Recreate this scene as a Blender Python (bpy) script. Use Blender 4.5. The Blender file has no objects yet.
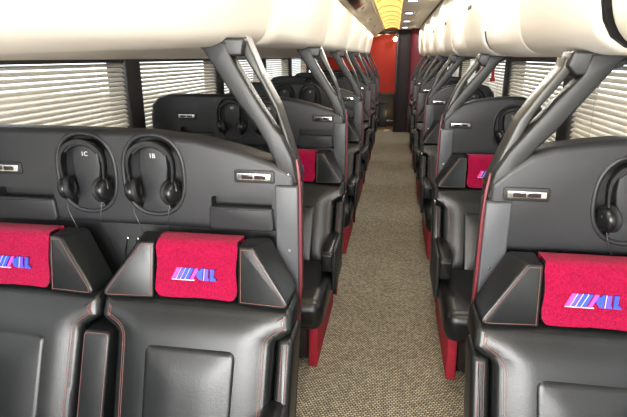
import bpy, bmesh, math, random
from mathutils import Vector, Matrix
random.seed(7)
sc = bpy.context.scene
COL = sc.collection
PI = math.pi

# ---------------------------------------------------------------- camera, world, light, exposure
FPX = 500.0; EYE = 1.55; VPX, VPY = 396.0, 57.0
cam_d = bpy.data.cameras.new('camera'); cam = bpy.data.objects.new('camera', cam_d); COL.objects.link(cam)
sc.camera = cam
cam_d.sensor_width = 36.0; cam_d.lens = 36.0 * FPX / 627.0; cam_d.clip_start = 0.02; cam_d.clip_end = 300
pitch = math.atan2(208.5 - VPY, FPX); yaw = math.atan2(VPX - 313.5, math.hypot(FPX, 208.5 - VPY))
cam.location = (0, 0, EYE); cam.rotation_euler = (PI/2 - pitch, 0, yaw)

world = bpy.data.worlds.new('sky'); sc.world = world; world.use_nodes = True
wn = world.node_tree; bg = wn.nodes['Background']
bg.inputs['Color'].default_value = (0.93, 0.96, 1.0, 1); bg.inputs['Strength'].default_value = 3.0

def lamp(name, kind, loc, rot, energy, color, **kw):
    d = bpy.data.lights.new(name, kind); d.energy = energy; d.color = color
    for k, v in kw.items(): setattr(d, k, v)
    o = bpy.data.objects.new(name, d); COL.objects.link(o); o.location = loc; o.rotation_euler = rot
    return o
# daylight entering through the windscreen behind the camera
lamp('windscreen_daylight', 'AREA', (-0.33, -1.78, 1.45), (PI/2, 0, 0), 150, (1.0, 0.985, 0.96), shape='RECTANGLE', size=2.2, size_y=1.2)

vs = sc.view_settings
vs.view_transform = 'Standard'; vs.look = 'None'; vs.gamma = 1.0; vs.use_curve_mapping = False
vs.exposure = 0.7

# ---------------------------------------------------------------- materials
def lin(c):
    return tuple(((v/255)/12.92 if v/255 <= .04045 else ((v/255+.055)/1.055)**2.4) for v in c) + (1,)
MATS = {}
def mat(name, rgb, rough=.5, metal=0, noise=None, bump=None, spec=.5, emis=None, estr=0, sheen=0, trans=0):
    m = bpy.data.materials.new(name); m.use_nodes = True
    nt = m.node_tree; b = nt.nodes['Principled BSDF']; c = lin(rgb)
    b.inputs['Base Color'].default_value = c; b.inputs['Roughness'].default_value = rough
    b.inputs['Metallic'].default_value = metal; b.inputs['Specular IOR Level'].default_value = spec
    if sheen: b.inputs['Sheen Weight'].default_value = sheen
    if trans: b.inputs['Transmission Weight'].default_value = trans
    tc = nt.nodes.new('ShaderNodeTexCoord')
    if noise:
        n = nt.nodes.new('ShaderNodeTexNoise'); n.inputs['Scale'].default_value = noise[0]; n.inputs['Detail'].default_value = 4
        nt.links.new(tc.outputs['Object'], n.inputs['Vector'])
        r = nt.nodes.new('ShaderNodeValToRGB'); k = noise[1]
        r.color_ramp.elements[0].position = .3; r.color_ramp.elements[1].position = .7
        r.color_ramp.elements[0].color = tuple(v*(1-k) for v in c[:3]) + (1,)
        r.color_ramp.elements[1].color = tuple(min(1, v*(1+k)) for v in c[:3]) + (1,)
        nt.links.new(n.outputs['Fac'], r.inputs['Fac']); nt.links.new(r.outputs['Color'], b.inputs['Base Color'])
    if bump:
        n2 = nt.nodes.new('ShaderNodeTexNoise'); n2.inputs['Scale'].default_value = bump[0]; n2.inputs['Detail'].default_value = 3
        nt.links.new(tc.outputs['Object'], n2.inputs['Vector'])
        bp = nt.nodes.new('ShaderNodeBump'); bp.inputs['Strength'].default_value = bump[1]; bp.inputs['Distance'].default_value = bump[2]
        nt.links.new(n2.outputs['Fac'], bp.inputs['Height']); nt.links.new(bp.outputs['Normal'], b.inputs['Normal'])
    if emis:
        b.inputs['Emission Color'].default_value = lin(emis); b.inputs['Emission Strength'].default_value = estr
    MATS[name] = m
    return m
mat('leather', (19, 21, 22), .32, noise=(14, .15), bump=(240, .25, .0015))
mat('leather_brown', (60, 57, 52), .42, noise=(14, .15), bump=(240, .25, .0015))
mat('stitch', (120, 82, 76), .7)
mat('panel', (32, 33, 36), .46, noise=(6, .06), bump=(420, .2, .0008))
mat('panel_dark', (22, 23, 25), .5, bump=(420, .2, .0008))
mat('end_grey', (68, 70, 74), .42, noise=(8, .05), bump=(300, .15, .0008))
mat('strut', (27, 29, 30), .42, bump=(300, .12, .0006))
mat('strut_bar', (44, 44, 41), .36, bump=(300, .1, .0006))
mat('black_plastic', (20, 21, 23), .3)
mat('black_soft', (27, 28, 31), .55, bump=(500, .2, .0008))
mat('chrome', (205, 205, 205), .2, metal=1)
mat('lens_dark', (46, 38, 38), .15)
mat('red_trim', (96, 22, 32), .4)
mat('red_base', (150, 14, 36), .75, noise=(60, .15), bump=(300, .3, .002))
mat('cloth_red', (144, 11, 54), .95, noise=(170, .3), bump=(330, .9, .004), sheen=.08, spec=.1)
mat('logo_blue', (38, 66, 190), .6)
mat('logo_violet', (84, 62, 190), .6)
mat('logo_pink', (255, 60, 160), .6)
mat('logo_white', (228, 214, 236), .6)
mat('white_print', (225, 225, 225), .6)
mat('bin_cream', (247, 243, 234), .38, noise=(3, .02))
mat('bin_trim', (236, 228, 214), .45)
mat('ceiling_cream', (222, 212, 196), .6, noise=(5, .03))
mat('pillar', (48, 48, 48), .5)
mat('wall_grey', (70, 70, 72), .7)
mat('slat', (232, 226, 214), .5)
mat('rail', (60, 56, 52), .5)
mat('cord', (210, 205, 195), .7)
mat('back_red', (176, 36, 14), .6, noise=(4, .06))
mat('maroon', (104, 30, 44), .6)
mat('door_dark', (24, 8, 11), .7)
mat('wood_brown', (92, 66, 36), .5, noise=(8, .25))
mat('cabinet_dark', (46, 36, 26), .5)
mat('ground_tan', (150, 132, 112), .9, noise=(.8, .2))
mat('cove', (250, 222, 150), .6, emis=(255, 214, 120), estr=.62)
mat('lamp_white', (240, 240, 250), .4, emis=(225, 230, 255), estr=6)
mat('lamp_warm', (255, 240, 210), .4, emis=(255, 236, 190), estr=9)
mat('hammer_red', (190, 20, 24), .4)

g = bpy.data.materials.new('glass'); g.use_nodes = True; MATS['glass'] = g
nt = g.node_tree; nt.nodes.clear()
o_ = nt.nodes.new('ShaderNodeOutputMaterial'); mx = nt.nodes.new('ShaderNodeMixShader'); t_ = nt.nodes.new('ShaderNodeBsdfTransparent')
gl = nt.nodes.new('ShaderNodeBsdfGlossy'); gl.inputs['Roughness'].default_value = .02; mx.inputs['Fac'].default_value = .06
t_.inputs['Color'].default_value = (.86, .88, .88, 1)
nt.links.new(t_.outputs[0], mx.inputs[1]); nt.links.new(gl.outputs[0], mx.inputs[2]); nt.links.new(mx.outputs[0], o_.inputs['Surface'])

# woven carpet: small staggered loops in beige and grey
m = bpy.data.materials.new('carpet'); m.use_nodes = True; MATS['carpet'] = m
nt = m.node_tree; b = nt.nodes['Principled BSDF']; b.inputs['Roughness'].default_value = .95; b.inputs['Specular IOR Level'].default_value = .15
tc = nt.nodes.new('ShaderNodeTexCoord')
br = nt.nodes.new('ShaderNodeTexBrick'); br.inputs['Scale'].default_value = 1.0
br.inputs['Brick Width'].default_value = .016; br.inputs['Row Height'].default_value = .0125; br.inputs['Mortar Size'].default_value = .0026
br.inputs['Mortar Smooth'].default_value = .6
br.inputs['Color1'].default_value = lin((196, 186, 162)); br.inputs['Color2'].default_value = lin((150, 140, 120)); br.inputs['Mortar'].default_value = lin((44, 41, 36))
nt.links.new(tc.outputs['Object'], br.inputs['Vector'])
n = nt.nodes.new('ShaderNodeTexNoise'); n.inputs['Scale'].default_value = 5; n.inputs['Detail'].default_value = 5
nt.links.new(tc.outputs['Object'], n.inputs['Vector'])
mr = nt.nodes.new('ShaderNodeMapRange'); mr.inputs['To Min'].default_value = .8; mr.inputs['To Max'].default_value = 1.15
nt.links.new(n.outputs['Fac'], mr.inputs['Value'])
mm = nt.nodes.new('ShaderNodeVectorMath'); mm.operation = 'SCALE'
nt.links.new(br.outputs['Color'], mm.inputs[0]); nt.links.new(mr.outputs['Result'], mm.inputs['Scale']); nt.links.new(mm.outputs[0], b.inputs['Base Color'])
bp = nt.nodes.new('ShaderNodeBump'); bp.inputs['Strength'].default_value = .8; bp.inputs['Distance'].default_value = .004; bp.invert = True
nt.links.new(br.outputs['Fac'], bp.inputs['Height']); nt.links.new(bp.outputs['Normal'], b.inputs['Normal'])

# ---------------------------------------------------------------- mesh helpers
def finish(bm, name, smooth=True, angle=35):
    bmesh.ops.recalc_face_normals(bm, faces=bm.faces[:])
    me = bpy.data.meshes.new(name); bm.to_mesh(me); bm.free()
    if smooth:
        for p in me.polygons: p.use_smooth = True
        me.set_sharp_from_angle(angle=math.radians(angle))
    return me
def obj(name, me, material, parent=None, loc=(0, 0, 0), rot=(0, 0, 0)):
    o = bpy.data.objects.new(name, me); COL.objects.link(o)
    if material and not me.materials: me.materials.append(MATS[material])
    o.location = loc; o.rotation_euler = rot
    if parent: o.parent = parent
    return o
def thing(name, loc, label=None, cat=None, group=None):
    o = bpy.data.objects.new(name, None); COL.objects.link(o); o.location = loc; o.empty_display_size = .05
    if label: tag(o, label, cat, group)
    return o
def tag(o, label, cat, group=None):
    o['label'] = label; o['category'] = cat
    if group: o['group'] = group
    return o
def struct(o, label=None):
    o['kind'] = 'structure'
    return o
def copy_tree(o, parent=None):
    c = o.copy(); COL.objects.link(c); c.parent = parent
    for ch in list(o.children): copy_tree(ch, c)
    return c
def box_bm(bm, x0, x1, y0, y1, z0, z1):
    vs_ = [bm.verts.new(p) for p in ((x0,y0,z0),(x1,y0,z0),(x1,y1,z0),(x0,y1,z0),(x0,y0,z1),(x1,y0,z1),(x1,y1,z1),(x0,y1,z1))]
    for f in ((0,1,2,3),(4,5,6,7),(0,1,5,4),(1,2,6,5),(2,3,7,6),(3,0,4,7)): bm.faces.new([vs_[i] for i in f])
def box(x0, x1, y0, y1, z0, z1, bev=0, seg=3, name='box'):
    bm = bmesh.new(); box_bm(bm, x0, x1, y0, y1, z0, z1)
    if bev: bmesh.ops.bevel(bm, geom=bm.edges[:], offset=bev, segments=seg, affect='EDGES', profile=.5)
    return finish(bm, name)
def fillet(pts, r, n=5):
    out = []; N = len(pts)
    for i in range(N):
        p = Vector(pts[i]); a = Vector(pts[i-1]); c = Vector(pts[(i+1) % N])
        u = (a-p); v = (c-p); lu, lv = u.length, v.length; u.normalize(); v.normalize()
        ang = math.acos(max(-1, min(1, u.dot(v))))
        rr = r[i] if isinstance(r, (list, tuple)) else r
        if ang > 3.0 or rr <= 0: out.append(tuple(p)); continue
        d = min(rr / math.tan(ang/2), lu*.48, lv*.48)
        s, e = p+u*d, p+v*d
        for k in range(n+1):
            t = k/n; out.append(tuple(s*(1-t)**2 + p*2*t*(1-t) + e*t*t))
    return out
def slab(pts, yf, yb, bev=.01, seg=3, puff=(), shear=None, backbev=False, name='slab'):
    """outline in (x, z), front at yf (towards -y), back at yb; front rim rounded, face puffed by insets"""
    bm = bmesh.new()
    fv = [bm.verts.new((p[0], yf, p[1])) for p in pts]; bv = [bm.verts.new((p[0], yb, p[1])) for p in pts]
    ff = bm.faces.new(fv); bf = bm.faces.new(bv[::-1]); N = len(pts)
    for i in range(N): bm.faces.new((fv[i], bv[i], bv[(i+1) % N], fv[(i+1) % N]))
    bmesh.ops.recalc_face_normals(bm, faces=bm.faces[:])
    if bev:
        ed = list(ff.edges) + (list(bf.edges) if backbev else [])
        bmesh.ops.bevel(bm, geom=ed, offset=bev, segments=seg, affect='EDGES', profile=.5)
    if puff:                                      # slice the face into a grid and dome it: (reach, height)
        xs = [p[0] for p in pts]; zs = [p[1] for p in pts]; st = .024
        for k in range(1, int((max(xs)-min(xs))/st)+1): bmesh.ops.bisect_plane(bm, geom=bm.verts[:]+bm.edges[:]+bm.faces[:], plane_co=(min(xs)+k*st, 0, 0), plane_no=(1, 0, 0))
        for k in range(1, int((max(zs)-min(zs))/st)+1): bmesh.ops.bisect_plane(bm, geom=bm.verts[:]+bm.edges[:]+bm.faces[:], plane_co=(0, 0, min(zs)+k*st), plane_no=(0, 0, 1))
        for v in bm.verts:
            if v.co.y > yf + .001: continue
            d = 9
            for i in range(N):
                ax, az = pts[i-1]; ex, ez = pts[i][0]-ax, pts[i][1]-az
                t = max(0, min(1, ((v.co.x-ax)*ex + (v.co.z-az)*ez)/max(1e-12, ex*ex+ez*ez)))
                d = min(d, math.hypot(v.co.x-ax-t*ex, v.co.z-az-t*ez))
            f = max(0, min(1, (d-bev)/puff[0])); v.co.y -= puff[1]*math.sin(f*PI/2)
    if shear:
        for v in bm.verts: v.co.y += shear(v.co.z)
    return finish(bm, name, angle=50)
def tube(path, r, n=8, closed=False, name='tube'):
    bm = bmesh.new(); P = [Vector(p) for p in path]; N = len(P); rings = []
    ref = None
    for i in range(N):
        a = P[i-1] if (i > 0 or closed) else P[i]; c = P[(i+1) % N] if (i < N-1 or closed) else P[i]
        t = (c-a).normalized()
        if ref is None: ref = t.orthogonal().normalized()
        u = (ref - t*ref.dot(t))
        u = u.normalized() if u.length > 1e-6 else t.orthogonal().normalized()
        ref = u; w = t.cross(u)
        rr = r[i] if isinstance(r, (list, tuple)) else r
        rings.append([bm.verts.new(P[i] + (u*math.cos(2*PI*k/n) + w*math.sin(2*PI*k/n))*rr) for k in range(n)])
    for i in range(N if closed else N-1):
        A, B = rings[i], rings[(i+1) % N]
        for k in range(n): bm.faces.new((A[k], A[(k+1) % n], B[(k+1) % n], B[k]))
    if not closed: bm.faces.new(rings[0][::-1]); bm.faces.new(rings[-1])
    return finish(bm, name, angle=60)
def lathe(prof, axis='x', n=24, name='lathe'):
    """prof: list of (radius, along axis)"""
    bm = bmesh.new(); rings = []
    for r, h in prof:
        ring = []
        for k in range(n):
            a = 2*PI*k/n; p = (r*math.cos(a), r*math.sin(a))
            co = {'x': (h, p[0], p[1]), 'y': (p[0], h, p[1]), 'z': (p[0], p[1], h)}[axis]
            ring.append(bm.verts.new(co))
        rings.append(ring)
    for A, B in zip(rings, rings[1:]):
        for k in range(n): bm.faces.new((A[k], A[(k+1) % n], B[(k+1) % n], B[k]))
    bm.faces.new(rings[0]); bm.faces.new(rings[-1])
    return finish(bm, name, angle=40)
def sweep(prof, ys, name='sweep', caps=True, closed=True, endround=0, cx=0, cz=0):
    """cross-section (x, z) along y; the end sections can be shrunk towards (cx, cz)"""
    bm = bmesh.new(); rings = []
    seq = []
    for y, s in ys: seq.append((y, s))
    for y, s in seq: rings.append([bm.verts.new((cx+(p[0]-cx)*s, y, cz+(p[1]-cz)*s)) for p in prof])
    N = len(prof)
    for A, B in zip(rings, rings[1:]):
        for k in range(N if closed else N-1): bm.faces.new((A[k], A[(k+1) % N], B[(k+1) % N], B[k]))
    if caps and closed: bm.faces.new(rings[0][::-1]); bm.faces.new(rings[-1])
    return finish(bm, name, angle=40)
def boolean_cut(me, cutters):
    base = bpy.data.objects.new('tmp', me); COL.objects.link(base); tmp = []
    for c in cutters:
        co = bpy.data.objects.new('tmpc', c); COL.objects.link(co); tmp.append(co)
        md = base.modifiers.new('b', 'BOOLEAN'); md.operation = 'DIFFERENCE'; md.object = co; md.solver = 'EXACT'
    dg = bpy.context.evaluated_depsgraph_get()
    res = bpy.data.meshes.new_from_object(base.evaluated_get(dg))
    for t in tmp + [base]: bpy.data.objects.remove(t)
    for p in res.polygons: p.use_smooth = True
    res.set_sharp_from_angle(angle=math.radians(40))
    return res
def mirror_pts(pts): return [(-x, z) for x, z in pts][::-1]

# ---------------------------------------------------------------- dimensions
XL, XR = -1.62, 0.97                 # side walls
Y0, Y1 = -1.9, 12.3                  # front and back
ROWS = 6
YL = [1.58 + 1.58*i for i in range(ROWS)]
YR = [1.58 + 1.58*i for i in range(ROWS)]
NUM = ['farthest', 'second', 'third', 'fourth', 'fifth', 'sixth', 'seventh', 'eighth', 'ninth', 'tenth', 'eleventh', 'twelfth', 'thirteenth', 'fourteenth', 'fifteenth', 'sixteenth', 'seventeenth']
def nth(k): return NUM[0] if k == 0 else NUM[k] + ' from the far end'
ORD = ['nearest', 'second', 'third', 'fourth', 'fifth', 'farthest']

# ---------------------------------------------------------------- setting
fl = struct(obj('floor', box(XL, XR, Y0, 11.2, -.04, 0), 'carpet'))
fb = obj('rear_floor', box(XL, XR, 11.2, Y1, -.04, 0.0), 'wood_brown', fl)
obj('threshold_strip', box(-.31, .02, 11.17, 11.22, 0, .012, .004), 'chrome', fl)
gr = struct(obj('ground_outside', box(-30, 30, -30, 40, -1.45, -1.4), 'ground_tan'))

# side walls: lower band and upper band, dark pillars between the panes
PIL_L = [-.25, 1.33, 2.91, 4.47, 6.07, 7.65, 9.23, 10.8]
PIL_R = [-.26, 1.31, 2.89, 4.45, 6.03, 7.61, 9.19, 10.7]
WZ0, WZ1 = .80, 1.56
for side, xa, xb, PIL in (('left', XL-.06, XL, PIL_L), ('right', XR, XR+.06, PIL_R)):
    bm = bmesh.new()
    box_bm(bm, xa, xb, Y0, Y1, -.04, WZ0); box_bm(bm, xa, xb, Y0, Y1, WZ1, 2.25)
    box_bm(bm, xa, xb, Y0, PIL[0]-.09, WZ0, WZ1); box_bm(bm, xa, xb, PIL[-1]+.09, Y1, WZ0, WZ1)
    w = struct(obj('wall_' + side, finish(bm, 'wall', False), 'wall_grey'))
    k0 = 1 if side == 'left' else 20
    s = 1 if side == 'left' else -1
    xi = xb if side == 'left' else xa
    for i, y in enumerate(PIL):
        pw = fillet([(y-.09, 0), (y+.09, 0), (y+.09, .125), (y-.09, .125)], [0, 0, .02, .02], 3)
        bm = bmesh.new()
        lo = [bm.verts.new((xi + s*(q-.055), p, WZ0-.02)) for p, q in pw]; hi = [bm.verts.new((xi + s*(q-.055), p, WZ1+.01)) for p, q in pw]
        bm.faces.new(lo); bm.faces.new(hi); N = len(lo)
        for k in range(N): bm.faces.new((lo[k], lo[(k+1) % N], hi[(k+1) % N], hi[k]))
        struct(obj('trim_%d' % (k0+i), finish(bm, 'pillar'), 'pillar'))
    for i, (a, c) in enumerate(zip(PIL, PIL[1:])):
        wn_ = struct(obj('window_%d' % (k0+i), box(xa+.02, xa+.028, a+.09, c-.09, WZ0, WZ1), 'glass'))
# front end with the windscreen behind the camera
bm = bmesh.new(); box_bm(bm, XL, XR, Y0-.05, Y0, -.04, .8); box_bm(bm, XL, XR, Y0-.05, Y0, 2.05, 2.25)
struct(obj('wall_front', finish(bm, 'wall_front', False), 'wall_grey'))
struct(obj('window_40', box(XL, XR, Y0-.03, Y0-.02, .8, 2.05), 'glass'))

# ceiling: flat panel on the right, sloping panel on the left, roof above the light cove
bm = bmesh.new()
def strip(bm, prof, y0, y1, th=.02):
    N = len(prof); A = [bm.verts.new((x, y0, z)) for x, z in prof]; B = [bm.verts.new((x, y1, z)) for x, z in prof]
    A2 = [bm.verts.new((x, y0, z+th)) for x, z in prof]; B2 = [bm.verts.new((x, y1, z+th)) for x, z in prof]
    for k in range(N-1):
        bm.faces.new((A[k], A[k+1], B[k+1], B[k])); bm.faces.new((A2[k], B2[k], B2[k+1], A2[k+1]))
    for P, Q, R_, S in ((A, A2, B, B2),):
        bm.faces.new((P[0], R_[0], S[0], Q[0])); bm.faces.new((P[-1], Q[-1], S[-1], R_[-1]))
    bm.faces.new(A + A2[::-1]); bm.faces.new(B[::-1] + B2)
strip(bm, [(.045, 2.10), (.24, 2.105), (.44, 2.10), (.50, 2.12), (XR, 2.14)], Y0, Y1)
strip(bm, [(XL, 2.0), (-.46, 1.985), (-.40, 2.0), (-.27, 2.085), (-.245, 2.10)], Y0, Y1)
strip(bm, [(-.25, 2.2), (.05, 2.2)], Y0, Y1)
strip(bm, [(-.245, 2.10), (-.247, 2.2)], Y0, Y1, .004); strip(bm, [(.045, 2.10), (.047, 2.2)], Y0, Y1, .004)
ce = struct(obj('ceiling', finish(bm, 'ceiling', False), 'ceiling_cream'))
# thin joint line between ceiling panel and bins, and dark hatch on the left slope
obj('joint_strip', box(.425, .435, Y0, 11.5, 2.088, 2.1), 'panel_dark', ce)
vp = obj('vent_panel', box(-.07, .07, -.42, .42, -.006, .006, .004, 2), 'black_plastic', ce, (-.352, 4.75, 2.022), (0, math.radians(-33), 0))
obj('joint_strip', box(-.275, -.262, Y0, 11.5, 2.076, 2.09), 'bin_trim', ce)

# luminous cove: ribbed warm diffuser panels down the middle
pm = []
for k in range(9): 
    a = k/8*PI; pm.append((-.10 - .143*math.cos(a), 2.098 + .055*math.sin(a)))
pro = pm + [(x, z+.008) for x, z in pm[::-1]]
cove_me = sweep(pro, [(0, .965), (.03, 1), (.70, 1), (.755, .93)], 'cove', cx=-.1, cz=2.098)
rib_me = sweep([(-.1 + (x+.1)*.97, 2.098 + (z-2.098)*.86-.002) for x, z in pm] + [(x, z+.004) for x, z in pm[::-1]], [(0, .9), (.008, 1), (.028, 1), (.036, .9)], 'rib', cx=-.1, cz=2.098)
mat('cove_rib', (214, 176, 96), .6, emis=(230, 170, 70), estr=.22)
i = 0; y = -1.2
while y < 11.2:
    o = obj('cove_diffuser', cove_me, 'cove', None, (0, y, 0))
    n_ = int(round((y+1.2)/.775))
    obj('rib', rib_me, 'cove_rib', o, (0, .755, 0))
    tag(o, 'glowing warm yellow ceiling cove diffuser, %s' % nth(15-n_), 'ceiling light', 'yellow cove diffusers'); y += .775

# square downlights in the right ceiling panel
def downlight(y, lab):
    t = thing('ceiling_downlight', (.142, y, 2.1), lab, 'ceiling light', 'square ceiling downlights')
    fr = fillet([(-.06, -.09), (.06, -.09), (.06, .09), (-.06, .09)], .012, 3)
    bm = bmesh.new(); A = [bm.verts.new((x, yy, 0)) for x, yy in fr]; B = [bm.verts.new((x*.94, yy*.94, -.012)) for x, yy in fr]
    bm.faces.new(A); bm.faces.new(B); N = len(A)
    for k in range(N): bm.faces.new((A[k], A[(k+1) % N], B[(k+1) % N], B[k]))
    obj('bezel', finish(bm, 'bezel'), 'panel', t)
    obj('lens', box(-.045, .045, -.075, -.015, -.0165, -.011, .002, 2), 'lamp_white', t)
    obj('air_nozzle', box(-.04, .04, .005, .07, -.016, -.011, .002, 2), 'panel_dark', t)
    lamp('downlight_beam', 'SPOT', (.142, y, 2.07), (0, 0, 0), 15, (1, .97, .92), shadow_soft_size=.035, spot_size=math.radians(172), spot_blend=.12)
ylist = [-.6, .96, 2.5, 4.0, 5.52, 7.02, 8.55, 10.3, 11.4]
for k, y in enumerate(ylist): downlight(y, 'square bluish white ceiling downlight, %s' % nth(len(ylist)-1-k))

# ---------------------------------------------------------------- back end
wb = struct(obj('wall_back', box(XL, XR, Y1, Y1+.05, -.04, 2.25), 'back_red'))
cab = thing('rear_cabinet', (-.8, 12.05, 0), 'low dark cabinet with chrome kick strip below the orange red back wall', 'cabinet')
obj('body', box(-.78, .84, -.15, .24, .0, .72, .01), 'cabinet_dark', cab)
obj('ledge', box(-.8, .86, -.18, .24, .72, .75, .006), 'wood_brown', cab)
obj('kick_strip', box(-.7, .82, -.165, -.15, .1, .14, .004), 'chrome', cab)
bxx = thing('black_case', (-.24, 11.78, 0), 'small black case standing before the rear cabinet', 'case')
obj('body', box(-.09, .09, -.08, .07, 0, .52, .015), 'black_soft', bxx); obj('lid', box(-.095, .095, -.085, .075, .52, .57, .012), 'black_plastic', bxx)
dr = struct(obj('door_1', box(.035, .285, 10.95, 11.0, .0, 2.09, .006), 'door_dark'))
obj('door_post', box(.0, .035, 10.92, 11.03, 0, 2.095, .006), 'black_plastic', dr)
obj('inset_panel', box(.07, .25, 10.94, 10.951, .2, 1.9, .004), 'maroon', dr).data.materials[0] = MATS['door_dark']
pts = [(.285 + .2*(1-math.cos(a)), 10.98 - .16*math.sin(a)) for a in [k/10*PI/2 for k in range(11)]] + [(XR, 10.82), (XR, 11.0), (.29, 11.0)]
bm = bmesh.new(); A = [bm.verts.new((x, y, 0)) for x, y in pts]; B = [bm.verts.new((x, y, 2.1)) for x, y in pts]
bm.faces.new(A); bm.faces.new(B)
for k in range(len(A)): bm.faces.new((A[k], A[(k+1) % len(A)], B[(k+1) % len(A)], B[k]))
struct(obj('wall_rear_right', finish(bm, 'bulkhead'), 'maroon'))
hd = struct(obj('trim_60', box(-.5, .03, 10.93, 11.02, 2.0, 2.1, .02), 'black_plastic'))
rl = thing('rear_wall_lamp', (-.03, 11.9, 1.93), 'small glowing round lamp high before the orange back wall', 'lamp')
obj('bulb', lathe([(.002, -.05), (.03, -.044), (.048, -.02), (.05, 0), (.048, .02), (.03, .044), (.002, .05)], 'y'), 'lamp_warm', rl)
obj('bracket', box(-.015, .015, .03, .395, -.015, .015, .004), 'black_plastic', rl)
lamp('rear_lamp_glow', 'POINT', (-.2, 11.55, 1.95), (0, 0, 0), 4.5, (1, .78, .45), shadow_soft_size=.06)
lamp('rear_floor_glow', 'POINT', (-.12, 11.62, .32), (0, 0, 0), .7, (1, .75, .35), shadow_soft_size=.04)

# ---------------------------------------------------------------- overhead bins
def bezier(p0, p1, p2, n=8): 
    p0, p1, p2 = Vector(p0), Vector(p1), Vector(p2)
    return [tuple(p0*(1-t)**2 + p1*2*t*(1-t) + p2*t*t) for t in [k/n for k in range(n+1)]]
BINL = 1.58
# left: body (underside and top), curved door, latch
lface = [(-.62, 1.594)] + bezier((-.585, 1.594), (-.50, 1.594), (-.484, 1.655), 8) + bezier((-.478, 1.68), (-.44, 1.85), (-.433, 1.90), 5) + bezier((-.431, 1.91), (-.43, 1.955), (-.47, 1.965), 4)
ldoor = lface + [(x-.03, z-.0) for x, z in lface[::-1] if x > -.6]
ldoor_p = lface + [(-.62, 1.95)]
ends = [(0, .90), (.006, .945), (.02, .975), (.045, .994), (.08, 1), (BINL-.14, 1), (BINL-.105, .994), (BINL-.08, .975), (BINL-.066, .945), (BINL-.06, .90)]
ldoor_me = sweep(ldoor_p, ends, 'bin_door', cx=-.95, cz=1.77)
lbody_me = sweep([(XL+.001, 1.535), (-1.3, 1.545), (-.66, 1.594), (-.55, 1.63), (-.51, 1.72), (-.49, 1.9), (-.52, 1.975), (XL+.001, 1.975)], [(-.02, 1), (BINL-.02, 1)], 'bin_body')
latch_me = box(-.02, .02, -.05, .05, -.006, .006, .004, 2)
for i in range(-1, 6):
    y = .52 + BINL*i
    t = thing('overhead_bin', (0, y, 0), 'cream overhead luggage bin above the %s row on the left' % (ORD[i] if i >= 0 else 'doorway before the first'), 'overhead bin', 'left overhead bins')
    t.location = (-1.0, y, 1.54)
    off = (1.0, 0, -1.54)
    obj('bin_body', lbody_me, 'bin_trim', t, off); bd = obj('bin_door', ldoor_me, 'bin_cream', t, off)
    if i < 0: bd.location.z -= .046
    if i == 0: bd.location.z -= .046; bd.rotation_euler.x = math.atan(.046/BINL)   # the foremost doors hang slightly lower towards the front
    obj('latch', latch_me, 'black_plastic', t, (1.0-.36, .25, 2.03-1.54), (0, math.radians(-33), 0))
# right: two doors per module with a seam, dark crescent at the joint, latch
rface = [(.44, 2.085)] + bezier((.438, 2.07), (.425, 1.80), (.442, 1.70), 7) + bezier((.446, 1.675), (.46, 1.558), (.565, 1.555), 10) + [(.64, 1.553)]
rdoor_p = rface + [(.64, 2.085)]
def rdoor(len_): 
    e = [(0, .945), (.012, .977), (.03, .994), (.055, 1), (len_-.055, 1), (len_-.03, .994), (len_-.012, .977), (len_, .945)]
    return sweep(rdoor_p, e, 'bin_door', cx=.66, cz=1.95)
def rdoor2(len_, a, b_):
    e0 = [(0, .945), (.006, .965), (.018, .985), (.04, .997), (.06, 1)] if a else [(0, .988), (.006, .997), (.015, 1)]
    e1 = [(len_-.06, 1), (len_-.04, .997), (len_-.018, .985), (len_-.006, .965), (len_, .945)] if b_ else [(len_-.015, 1), (len_-.006, .997), (len_, .988)]
    return sweep(rdoor_p, e0 + e1, 'bin_door', cx=.95, cz=1.9)
rd1 = rdoor2(.765, 1, 0); rd2 = rdoor2(.765, 0, 1)
rbody_me = sweep([(.49, 2.09), (.475, 1.8), (.485, 1.70), (.53, 1.60), (.64, 1.565), (XR-.001, 1.545), (XR-.001, 2.09)], [(0, 1), (BINL, 1)], 'bin_body')
cres = [(.452, 1.68), (.464, 1.63), (.486, 1.594), (.52, 1.571), (.565, 1.561), (.60, 1.60), (.52, 1.65)]
cres_me = sweep(cres, [(.001, 1), (.021, 1)], 'crescent')
for i in range(-2, 6):
    y = 1.29 + BINL*i
    if y > 9.2: continue
    t = thing('overhead_bin', (1.0-.35, y, 1.54), 'cream overhead luggage bin on the right side, %s' % nth(5-i), 'overhead bin', 'right overhead bins')
    off = Vector((-.65, 0, -1.54))
    obj('bin_body', rbody_me, 'bin_trim', t, off)
    obj('bin_door', rd1, 'bin_cream', t, off + Vector((0, .022, 0))); obj('bin_door', rd2, 'bin_cream', t, off + Vector((0, .793, 0)))
    obj('joint_gap', cres_me, 'black_plastic', t, off)
    obj('latch', box(-.004, .008, -.06, .06, -.011, .011, .003, 2), 'black_plastic', t, off + Vector((.430, .52, 1.84)))

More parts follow.
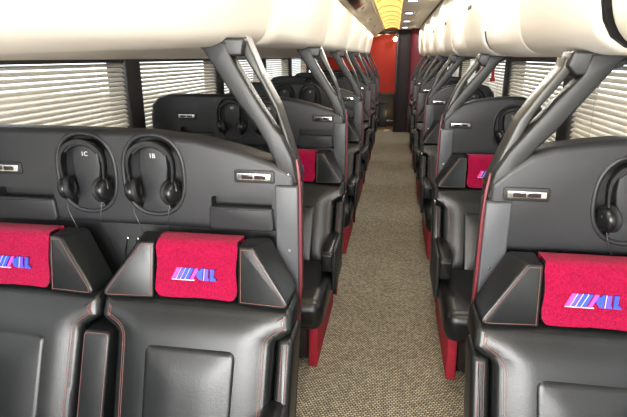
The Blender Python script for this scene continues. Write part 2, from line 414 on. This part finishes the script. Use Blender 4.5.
# ---------------------------------------------------------------- blinds
def blind(x, a, c, s, lab):
    L = c - a - .19; yc = (a+c)/2
    t = thing('window_blind', (x, yc, WZ0+.02), lab, 'blind', 'slatted window blinds'); z0 = WZ0+.02
    key = round(L, 3)
    if key not in SL:
        bm = bmesh.new()
        pr = [(-.0145, -.003), (-.007, .001), (0, .002), (.007, .001), (.0145, -.003)]
        A = [[bm.verts.new((px, yy, pz)) for px, pz in pr] for yy in (-L/2, L/2)]
        B = [[bm.verts.new((px, yy, pz+.0012)) for px, pz in pr] for yy in (-L/2, L/2)]
        for k in range(4):
            bm.faces.new((A[0][k], A[0][k+1], A[1][k+1], A[1][k])); bm.faces.new((B[0][k], B[1][k], B[1][k+1], B[0][k+1]))
        for k in (0, 4): bm.faces.new((A[0][k], A[1][k], B[1][k], B[0][k]))
        for e in (0, 1): bm.faces.new(A[e] + B[e][::-1])
        SL[key] = (finish(bm, 'slat'), box(-.018, .018, -L/2, L/2, -.016, .016, .004, 2), box(-.014, .014, -L/2, L/2, -.008, .008, .004, 2))
    sl, hr, brl = SL[key]
    obj('head_rail', hr, 'rail', t, (0, 0, 1.535-z0))
    z = 1.507
    while z > .86:
        obj('slat', sl, 'slat', t, (random.uniform(-.0006, .0006), 0, z-z0), (0, s*math.radians(38+random.uniform(-2.5, 2.5)), random.uniform(-.0012, .0012))); z -= .0262
    obj('bottom_rail', brl, 'slat', t, (0, 0, z-z0))
    for f in (-.3, .3): obj('ladder_cord', tube([(0.013*s, f*L, 1.53-z0), (0.013*s, f*L, z-z0)], .0012, 5), 'cord', t)
SL = {}
for i in range(0, 6): blind(XL+.045, PIL_L[i], PIL_L[i+1], 1, 'white slatted blind in the left window beside the %s row' % ORD[i-1] if i else 'white slatted blind in the left window in front of the first seat row')
for i in range(0, 6): blind(XR-.045, PIL_R[i], PIL_R[i+1], -1, 'white slatted blind in the right window beside the %s row' % ORD[i-1] if i else 'white slatted blind in the right window in front of the first seat row')
def hammer(x, y, z, lab):
    t = thing('emergency_hammer', (x, y, z), lab, 'hammer')
    obj('handle', box(-.012, .012, -.014, .014, -.085, .03, .006), 'hammer_red', t); obj('head', box(-.014, .014, -.035, .035, .025, .055, .008), 'hammer_red', t)
    obj('bracket', box(-.02, .02, -.02, .02, -.1, -.07, .004), 'hammer_red', t)
hammer(XR-.10, 4.86, 1.44, 'red emergency hammer beside the right window blind')
hammer(XL+.085, 9.12, 1.50, 'red emergency hammer on the dark left window pillar')

# ---------------------------------------------------------------- row partitions (shells)
def arch(cx, cz, hw, hh, n=40, e=2.4):
    out = []
    for k in range(n):
        a = 2*PI*k/n; c, s = math.cos(a), math.sin(a)
        out.append((cx + hw*math.copysign(abs(c)**(2/e), c), cz + hh*math.copysign(abs(s)**(2/e), s)))
    return out
def text_mesh(s, size):
    cu = bpy.data.curves.new('num', 'FONT'); cu.body = s; cu.size = size; cu.align_x = 'CENTER'; cu.extrude = .0004
    o = bpy.data.objects.new('tmp', cu); COL.objects.link(o)
    me = bpy.data.meshes.new_from_object(o.evaluated_get(bpy.context.evaluated_depsgraph_get()))
    bpy.data.objects.remove(o); bpy.data.curves.remove(cu)
    return me
PF = -.08                                        # front of the padded panel
HZ = 1.178                                       # headphone niche centre height
def shell_parts(root, X0, side, top, phones, light_xs, pockets):
    """side -1: left of the aisle; the partition stands in the plane y = 0 of its row; x given absolute"""
    S = -side                                    # +x towards aisle on the left side
    sh = lambda pts: [(x-X0, z) for x, z in pts]
    aisle = top[0][0]; wall = top[-1][0]
    out = [(wall, 1.0), (aisle, 1.0)] + top
    if side > 0: out = out[::-1]
    body = slab(sh(fillet(out, .03, 4)), PF, .0, .022, 4)
    cut = [slab(sh(arch(px, HZ, .1, .128)), PF-.02, PF+.042, 0) for px in phones]
    for a, c in pockets: cut.append(slab(sh(fillet([(a, 1.075), (c, 1.075), (c, 1.118), (a, 1.118)], .012, 3)), PF-.02, PF+.045, 0))
    obj('padded_panel', boolean_cut(body, cut), 'panel', root)
    low = [(wall, .3), (aisle+side*.025, .3), (aisle, .85), (aisle, 1.02), (wall, 1.02)]
    obj('lower_wall', slab(sh(low if side < 0 else low[::-1]), -.03, 0, .004), 'panel_dark', root)
    bk = [(wall, .04), (aisle+side*.042, .04), (aisle, .85)] + [(x, z-.004) for x, z in top]
    obj('back_board', slab(sh(bk if side < 0 else bk[::-1]), .001, .03, .004), 'panel_dark', root)
    for px in phones:
        rim = [(x-X0, PF+.004, z) for x, z in arch(px, HZ, .106, .133)]
        obj('niche_rim', tube(rim, .0085, 10, True), 'panel', root)
        tomb = fillet([(px-.06, 1.045), (px+.06, 1.045), (px+.036, 1.11), (px+.05, 1.2), (px+.047, 1.285), (px-.047, 1.285), (px-.05, 1.2), (px-.036, 1.11)], [0, 0, .03, .05, .05, .05, .05, .03], 6)
        obj('niche_plaque', slab(sh(tomb), PF+.002, PF+.042, .006), 'panel', root)
    for k, lx in enumerate(light_xs):
        h = obj('reading_light', slab(fillet([(-.056, -.0125), (.056, -.0125), (.056, .0125), (-.056, .0125)], .005, 3), -.010, .004, .003), 'chrome', root, (lx-X0, PF, 1.187))
        obj('light_bed', slab(fillet([(-.066, -.021), (.066, -.021), (.066, .021), (-.066, .021)], .008, 3), -.004, .004, .003), 'panel_dark', root, (lx-X0, PF, 1.187))
        for q in (-.021, .021):
            obj('lamp_slot', slab(fillet([(q-.018, -.0065), (q+.018, -.0065), (q+.018, .0065), (q-.018, .0065)], .002, 2), -.0125, -.008, .001), 'lens_dark', h)
    for a, c in pockets:
        lip = fillet([(a-.01, 1.005), (c+.01, 1.005), (c+.004, 1.085), (a-.004, 1.085)], [.02, .02, .006, .006], 4)
        obj('pocket_lip', slab(sh(lip), PF-.012, PF+.01, .008), 'panel', root)
    # arm of the partition up to the bin: wide band, slim bar, foot plate and grey end panel
    m = (lambda pts: sh(pts)) if side < 0 else (lambda pts: sh([(-x, z) for x, z in pts][::-1]))
    if side < 0:
        outer = [(-.592, 1.594), (-.548, 1.527), (-.51, 1.468), (-.469, 1.409), (-.421, 1.349), (-.387, 1.288), (-.362, 1.232), (-.35, 1.165)]
        inner = [(-.285, 1.165), (-.303, 1.245), (-.334, 1.312), (-.362, 1.345), (-.408, 1.415), (-.462, 1.503), (-.494, 1.562), (-.502, 1.594)]
        bar = [(-.478, 1.60), (-.456, 1.55), (-.404, 1.467), (-.362, 1.386), (-.338, 1.305), (-.318, 1.23), (-.30, 1.19), (-.286, 1.19), (-.303, 1.245), (-.324, 1.318), (-.355, 1.41), (-.403, 1.50), (-.449, 1.61)]
        yb0, yb1, mm_ = -.045, .03, sh
    else:
        outer = [(.655, 1.59), (.60, 1.573), (.529, 1.474), (.463, 1.382), (.414, 1.325), (.37, 1.259), (.353, 1.197), (.35, 1.165)]
        inner = [(.285, 1.165), (.303, 1.25), (.335, 1.31), (.382, 1.375), (.447, 1.46), (.508, 1.535), (.52, 1.59)]
        bar = [(.50, 1.58), (.49, 1.55), (.445, 1.485), (.405, 1.43), (.362, 1.33), (.33, 1.245), (.31, 1.19), (.286, 1.19), (.297, 1.234), (.328, 1.321), (.357, 1.401), (.404, 1.479), (.456, 1.554), (.462, 1.58)]
        yb0, yb1, mm_ = -.05, .03, sh
    obj('arm_band', slab(mm_(fillet(outer + inner, [0]+[.03]*(len(outer)-2)+[0, 0]+[.03]*(len(inner)-2)+[0], 3)), -.075, -.012, .008, 3, backbev=True), 'strut', root)
    obj('arm_bar', slab(mm_(fillet(bar, [0]+[.03]*(len(bar)-2)+[0], 3)), yb0, yb1, .007, 3, backbev=True), 'strut_bar', root)
    head = [(-.60, 1.606), (-.585, 1.575), (-.50, 1.552), (-.455, 1.552), (-.444, 1.606)] if side < 0 else [(.475, 1.60), (.463, 1.557), (.49, 1.53), (.56, 1.535), (.64, 1.575), (.665, 1.592)]
    obj('arm_head', slab(sh(fillet(head, .01, 3)), -.072, .026, .008, 3, backbev=True), 'strut', root)
    gp = [(-.358, 1.163), (-.357, .90), (-.31, .80), (-.283, .77), (-.282, 1.163)]
    obj('end_panel', slab(m(fillet(gp, .006, 2)), -.098, -.02, .006), 'end_grey', root)
    for q in ((-.318, 1.195), (-.312, .95)):
        p = m([q])[0]
        obj('screw', lathe([(.0045, -.003), (.0055, 0), (.0055, .004)], 'y', 10), 'chrome', root, (p[0], (-.075 if q[1] > 1.17 else -.098), p[1]))
    ts = m(fillet([(-.332, 0), (-.323, 0), (-.2715, .85), (-.2715, 1.10), (-.275, 1.20), (-.283, 1.25), (-.29, 1.25), (-.2815, 1.16), (-.2815, .85)], .002, 2))
    obj('edge_trim', slab(ts, -.10, -.09, .002), 'red_trim', root)
    st = m([(-.41, .0), (-.333, .0), (-.283, .83), (-.36, .83)])
    obj('side_post', slab(st, -.085, -.0305, .006), 'panel_dark', root)

LTOP = [(-.29, 1.195), (-.36, 1.23), (-.47, 1.268), (-.62, 1.302), (-.80, 1.32), (-1.1, 1.324), (-1.42, 1.323), (-1.50, 1.303), (-1.545, 1.26), (-1.56, 1.17)]
RTOP = [(.29, 1.215), (.34, 1.265), (.40, 1.308), (.471, 1.333), (.55, 1.346), (.643, 1.357), (.74, 1.354), (.815, 1.33), (.862, 1.275), (.885, 1.18)]
LPH = (-1.007, -.768); RPH = (.69,)
LX0, RX0 = -.92, .59
def build_shells():
    pl = thing('seat_partition', (LX0, YL[0], 0)); shell_parts(pl, LX0, -1, LTOP, LPH, (-.427, -1.31), ((-.575, -.372), (-1.36, -1.14)))
    for c_x in (-.915, -.878):
        obj('jack_lead', tube([(c_x-LX0, -.036, .93), (c_x-LX0-.004, -.037, .91), (c_x-LX0-.012, -.036, .88), (c_x-LX0-.014, -.034, .8)], .0016, 6), 'black_plastic', pl)
        obj('jack_plug', tube([(c_x-LX0, -.034, .932), (c_x-LX0+.012, -.047, .940)], .0035, 8), 'chrome', pl)
    pr = thing('seat_partition', (RX0, YR[0], 0)); shell_parts(pr, RX0, 1, RTOP, RPH, (.397,), ())
    pr.scale.z = .98
    L = [pl]; R_ = [pr]
    for i in range(1, ROWS):
        a = copy_tree(pl); a.location = (LX0, YL[i], 0); L.append(a)
        a = copy_tree(pr); a.location = (RX0, YR[i], 0); R_.append(a)
    for i in range(ROWS):
        tag(L[i], 'wide charcoal partition behind the %s pair of seats on the left, with arm to the bin' % ORD[i], 'partition', 'left row partitions')
        tag(R_[i], 'narrow charcoal partition behind the %s single seat on the right, with arm to the bin' % ORD[i], 'partition', 'right row partitions')
        for px, ch, par, X0 in ((LPH[0], 'C', L[i], LX0), (LPH[1], 'B', L[i], LX0), (RPH[0], 'A', R_[i], RX0)):
            obj('seat_number', text_mesh('%d%s' % (i+1, ch), .021), 'white_print', par, (px-X0, PF+.0012, 1.236), (PI/2, 0, 0))
build_shells()

# ---------------------------------------------------------------- headphones
def make_headphones():
    t = thing('headphones', (0, 0, 0))
    arc = [(-.073, 0, -.045), (-.077, 0, -.01)] + [(-.077*math.cos(a), 0, .012 + .068*math.sin(a)) for a in [k/16*PI for k in range(17)]] + [(.077, 0, -.01), (.073, 0, -.045)]
    bm = bmesh.new(); rings = []
    for k, (x, y, z) in enumerate(arc):
        d = Vector((x, 0, z - .0)).normalized(); c = Vector((x, y, z))
        f = .0045 + .0045*math.sin(PI*k/(len(arc)-1)); w = .011
        prof = [(-w, -f*.7), (-w*.6, -f), (w*.6, -f), (w, -f*.7), (w, f*.7), (w*.6, f), (-w*.6, f), (-w, f*.7)]
        rings.append([bm.verts.new(c + Vector((0, 1, 0))*p + d*q) for p, q in prof])
    for A, B in zip(rings, rings[1:]):
        for k in range(8): bm.faces.new((A[k], A[(k+1) % 8], B[(k+1) % 8], B[k]))
    bm.faces.new(rings[0]); bm.faces.new(rings[-1])
    hb = obj('headband', finish(bm, 'headband', angle=50), 'black_plastic', t)
    pad = [( .067*math.cos(a), -.001, .014 + .058*math.sin(a)) for a in [PI*.18 + k/14*PI*.64 for k in range(15)]]
    obj('headband_pad', tube(pad, .0075, 8), 'black_soft', hb)
    cup = lathe([(.004, -.019), (.026, -.018), (.034, -.012), (.037, -.002), (.036, .004)], 'x', 28)
    cush = lathe([(.036, .004), (.041, .008), (.042, .015), (.038, .021), (.03, .023), (.026, .017), (.02, .014), (.002, .014)], 'x', 28)
    for s in (-1, 1):
        rz = 0 if s < 0 else PI
        e = obj('ear_cup', cup, 'black_plastic', t, (s*.070, -.004, -.079), (math.radians(6), s*math.radians(7), rz - s*math.radians(14)))
        obj('ear_cushion', cush, 'black_soft', e)
        obj('yoke', tube([(s*.074, 0, -.04), (s*.084, -.01, -.055), (s*.088, -.012, -.072)], .004, 6), 'black_plastic', t)
    obj('cord', tube([(-.068, -.012, -.118), (-.062, -.022, -.15), (-.045, -.024, -.19), (-.03, -.018, -.24), (-.022, .035, -.30), (-.018, .038, -.38)], .0016, 6), 'black_plastic', t)
    obj('cord', tube([(.06, -.012, -.118), (.055, -.022, -.16), (.05, -.022, -.2), (.048, .03, -.28), (.045, .038, -.38)], .0016, 6), 'black_plastic', t)
    return t
hp0 = make_headphones(); first = True
for i in range(ROWS):
    for px, Y, ch, sd in ((LPH[0], YL[i], 'C', 'left'), (LPH[1], YL[i], 'B', 'left'), (RPH[0], YR[i], 'A', 'right')):
        h = hp0 if first else copy_tree(hp0); first = False
        h.location = (px, Y + PF - .014, (HZ + .029)*(1 if sd == 'left' else .98))
        tag(h, 'black headphones hung in niche %d%s of the %s %s partition' % (i+1, ch, ORD[i], sd), 'headphones', 'headphones hung on the partitions')

# ---------------------------------------------------------------- seats
def back_y(z): return .38*(z-.45)
def head_y(z): return .20*(z-.85)
def inset_poly(pts, d):
    out = []; N = len(pts)
    ar = sum(pts[i][0]*pts[(i+1) % N][1]-pts[(i+1) % N][0]*pts[i][1] for i in range(N)); sg = 1 if ar > 0 else -1
    for i in range(N):
        a, p, c = Vector(pts[i-1]), Vector(pts[i]), Vector(pts[(i+1) % N])
        n1 = Vector((-(p-a).y, (p-a).x)).normalized()*sg; n2 = Vector((-(c-p).y, (c-p).x)).normalized()*sg
        b_ = (n1+n2); k = d / max(.35, (1+n1.dot(n2)))
        out.append(tuple(p + b_*k))
    return out
def stitch_line(pts2, y, shear, r=.0013, closed=True, par=None):
    return obj('stitching', tube([(x, y + shear(z), z) for x, z in pts2], r, 5, closed), 'stitch', par)
def make_seat(sides=(-1, 1), folded=False, leather='leather'):
    t = thing('coach_seat', (0, 0, 0))
    # backrest: T-shaped outer shell with shoulders
    ol = fillet([(-.309, .872), (-.317, .80), (-.258, .765), (-.25, .40), (.25, .40), (.258, .765), (.317, .80), (.309, .872)], [.025, .02, .03, .02, .02, .03, .02, .025], 4)
    bk = obj('backrest', slab(ol, -.40, -.27, .028, 4, puff=(.075, .016), shear=back_y), leather, t)
    for d in (.027, .034):
        q = inset_poly(ol, d)
        for sg in (-1, 1):
            h = [p for p in q if p[0]*sg > .12 and p[1] < .86]
            stitch_line(h, -.4008 if d < .03 else -.4022, back_y, .0009, False, bk)
    ci = fillet([(-.15, .75), (-.142, .42), (.142, .42), (.15, .75)], .03, 5)
    obj('lumbar_cushion', slab(ci, -.4225, -.39, .018, 4, puff=(.09, .010), shear=back_y), leather, t)
    for s in sides:
        wv = fillet([(.262, .77), (.315, .775), (.314, .42), (.258, .42)], .02, 4)
        wv = wv if s > 0 else mirror_pts(wv)
        w = obj('side_wing', slab(wv, -.372, -.25, .02, 4, shear=back_y), leather, t)
        stitch_line(inset_poly(wv, .018), -.3722, back_y, .001, True, w)
    # headrest: centre pad and two flared wings
    cp = fillet([(-.135, .872), (.135, .872), (.133, 1.05), (-.133, 1.05)], .025, 5)
    obj('headrest', slab(cp, -.225, -.155, .025, 4, puff=(.06, .004), shear=head_y, backbev=True), leather, t)
    for s in (-1, 1):
        fr = [(.139, .872), (.314, .876), (.182, 1.052), (.137, 1.05)]; bk_ = [(.139, .872), (.319, .876), (.216, 1.05), (.137, 1.05)]
        fr = fillet(fr, [.008, .02, .02, .008], 4); bk_ = fillet(bk_, [.008, .02, .02, .008], 4)
        bm = bmesh.new()
        A = [bm.verts.new((s*x, -.243 + .02*(x-.137)/.16*-1, z)) for x, z in fr]; B = [bm.verts.new((s*x, -.15, z)) for x, z in bk_]
        fa = bm.faces.new(A); bm.faces.new(B); N = len(A)
        for k in range(N): bm.faces.new((A[k], A[(k+1) % N], B[(k+1) % N], B[k]))
        bmesh.ops.recalc_face_normals(bm, faces=bm.faces[:])
        bmesh.ops.bevel(bm, geom=list(fa.edges), offset=.006, segments=3, affect='EDGES', profile=.5)
        for v in bm.verts: v.co.y += head_y(v.co.z)
        w = obj('headrest_wing', finish(bm, 'headrest_wing', angle=45), leather, t)
        pl = inset_poly(fr, .009)
        obj('stitching', tube([(s*x, -.2445 - .02*(x-.137)/.16 + head_y(z), z) for x, z in pl], .0011, 5, True), 'stitch', w)
        mid = [(s*(a*.45+b_*.55), -.198 + head_y(z), z+.001) for a, b_, z in ((.303, .328, .885), (.26, .292, .94), (.215, .255, 1.0), (.187, .228, 1.04))]
    # cushion, leg rest, base, red side panels, armrests
    cu = box(-.288, .288, -.98, -.40, .225, .395, .06, 6)
    obj('seat_cushion', cu, leather, t)
    obj('leg_rest', box(-.20, .20, -.955, -.87, .05, .27, .03, 4), leather, t)
    obj('base', box(-.205, .205, -.86, -.12, 0, .26, .015, 2), 'black_soft', t)
    for s in (-1, 1):
        pts = [(-.925, 0), (-.22, 0), (-.22, .27), (-.84, .27), (-.90, .20)]
        bm = bmesh.new(); A = [bm.verts.new((s*.208, y, z)) for y, z in pts]; B = [bm.verts.new((s*.254, y, z)) for y, z in pts]
        bm.faces.new(A); bm.faces.new(B)
        for k in range(5): bm.faces.new((A[k], A[(k+1) % 5], B[(k+1) % 5], B[k]))
        bmesh.ops.bevel(bm, geom=bm.edges[:], offset=.006, segments=2, affect='EDGES', profile=.5)
        obj('base_side_panel', finish(bm, 'base_side'), 'red_base', t)
        if s not in sides: continue
        a = obj('armrest', box(s*.265-.034, s*.265+.034, -.66, -.30, .465, .54, .022, 4), leather, t)
        fb_ = fillet([(s*.265-.032, .425), (s*.265+.032, .425), (s*.265+.033, .53), (s*.265-.033, .53)], .015, 4)
        obj('armrest_end', slab(fb_, -.672, -.58, .012, 3), leather, a)
        obj('armrest_support', box(s*.298-.012, s*.298+.012, -.60, -.24, .28, .53, .010, 3), 'black_soft', a)
    if folded:      # armrest folded up between the two seats
        fa = fillet([(.270, .765), (.362, .765), (.360, .40), (.268, .40)], [.02, .02, 0, 0], 4)
        f_ = obj('folded_armrest', slab(fa, -.405, -.28, .008, 3, shear=back_y), leather, t)
        stitch_line([p for p in inset_poly(fa, .006)], -.4052, back_y, .0009, True, f_)
    for c_ in t.children:
        if c_.name.split('.')[0] in ('headrest', 'headrest_wing', 'backrest', 'side_wing', 'lumbar_cushion', 'folded_armrest'): c_.location.z = -.056
    return t
SEATS = [(-.588, 'B', 'left', 'aisle side'), (-1.225, 'C', 'left', 'window side'), (.573, 'A', 'right', '')]
PROTO = {'B': make_seat((1,)), 'C': make_seat((-1,), True), 'A': make_seat()}
for i in range(ROWS):
    for sx, ch, sd, wh in SEATS:
        s_ = PROTO[ch] if i == 0 else copy_tree(PROTO[ch])
        s_.location = (sx, YL[i] if sd == 'left' else YR[i], 0 if sd == 'left' else .0)
        lab = 'black leather %s seat of the %s row on the left' % (wh, ORD[i]) if sd == 'left' else 'black leather single seat of the %s row on the right' % ORD[i]
        tag(s_, lab, 'seat', 'coach seats')

# ---------------------------------------------------------------- red headrest towels with embroidered mark
def make_cloth():
    t = thing('headrest_towel', (0, 0, 0))
    W = .131; prof = []
    zb, zt = .880, 1.055
    def yfront(z): return -.2375 + head_y(z)
    yb_ = lambda z: -.1475 + head_y(z)
    for k in range(9): z = zb + (1.03-zb)*k/8; prof.append((yfront(z), z))
    prof += [tuple(p) for p in bezier((yfront(1.035), 1.035), (yfront(1.062), 1.0595), (yfront(1.055)+.032, 1.0595), 5)]
    prof += [tuple(p) for p in bezier((yb_(1.055)-.03, 1.0595), (yb_(1.062)+.001, 1.0595), (yb_(1.035), 1.035), 5)]
    for z in (1.02, .99, .96): prof.append((yb_(z), z))
    n = 26; bm = bmesh.new(); R_ = []
    for a, (y, z) in enumerate(prof):
        row = []
        for b_ in range(n+1):
            u = -1 + 2*b_/n
            wob = .0016*math.sin(5*u+a*.7) + .001*math.sin(11*u - a)
            x = u*(W + .0025*math.sin(a*.9)); zz = z; yy = y - abs(wob)
            if a < 3:   # rounded lower corners, slightly wavy hem
                zz += .018*max(0, (abs(u)-.86)/.14)**2*(3-a)/3 + .002*math.sin(4*u+1)*(3-a)/3
            row.append(bm.verts.new((x, yy, zz)))
        R_.append(row)
    for a in range(len(R_)-1):
        for b_ in range(n): bm.faces.new((R_[a][b_], R_[a][b_+1], R_[a+1][b_+1], R_[a+1][b_]))
    bmesh.ops.recalc_face_normals(bm, faces=bm.faces[:])
    bmesh.ops.solidify(bm, geom=bm.faces[:], thickness=.004)
    obj('towel', finish(bm, 'towel', angle=80), 'cloth_red', t)
    # mark: slanted stripes, a heart-like wedge and two foot-shaped letters; (x, z) about the towel's centre
    zc = .958; YY = -.2465
    def patch(pts, name, mt, dy=0): 
        p = [(x, zc+z) for x, z in pts]
        obj(name, slab(p, YY-.0012-dy, YY+.003, 0, shear=head_y), mt, t)
    def stripe(x, w, h0=-.017, h1=.019, sl=.018): return [(x, h0), (x+w, h0), (x+w+sl, h1), (x+sl, h1)]
    patch(stripe(-.077, .011), 'embroidered_stripe', 'logo_pink')
    patch(stripe(-.0765, .075, -.0192, -.0172, .002), 'embroidered_underline', 'logo_white')
    for k, mt in enumerate(('logo_violet', 'logo_blue', 'logo_blue')): 
        patch(stripe(-.061+k*.0145, .0105), 'embroidered_stripe', mt)
        patch(stripe(-.0630+k*.0145, .0011), 'embroidered_outline', 'logo_white')
    patch(stripe(-.0165, .010), 'embroidered_stripe', 'logo_pink')
    patch([(.004, .004), (.008, .016), (.016, .013), (.022, .020), (.027, .019), (.024, -.017), (.014, -.015), (.006, -.006)], 'embroidered_letter', 'logo_blue')
    patch(stripe(.0275, .0012, -.017, .019, .003), 'embroidered_outline', 'logo_white')
    patch([(.031, -.017), (.046, -.017), (.045, -.009), (.0425, -.008), (.044, .019), (.033, .019)], 'embroidered_letter', 'logo_violet')
    patch([(.049, -.017), (.071, -.017), (.066, -.008), (.0605, -.008), (.063, .019), (.051, .019)], 'embroidered_letter', 'logo_blue')
    return t
c0 = make_cloth(); firstc = True
for i in range(ROWS):
    for sx, ch, sd, wh in SEATS:
        c_ = c0 if firstc else copy_tree(c0); firstc = False
        c_.location = (sx, YL[i] if sd == 'left' else YR[i], -.056)
        lab = 'crimson towel over the headrest of the %s %s seat on the left' % (ORD[i], wh) if sd == 'left' else 'crimson towel over the headrest of the %s single seat on the right' % ORD[i]
        tag(c_, lab, 'towel', 'crimson headrest towels')
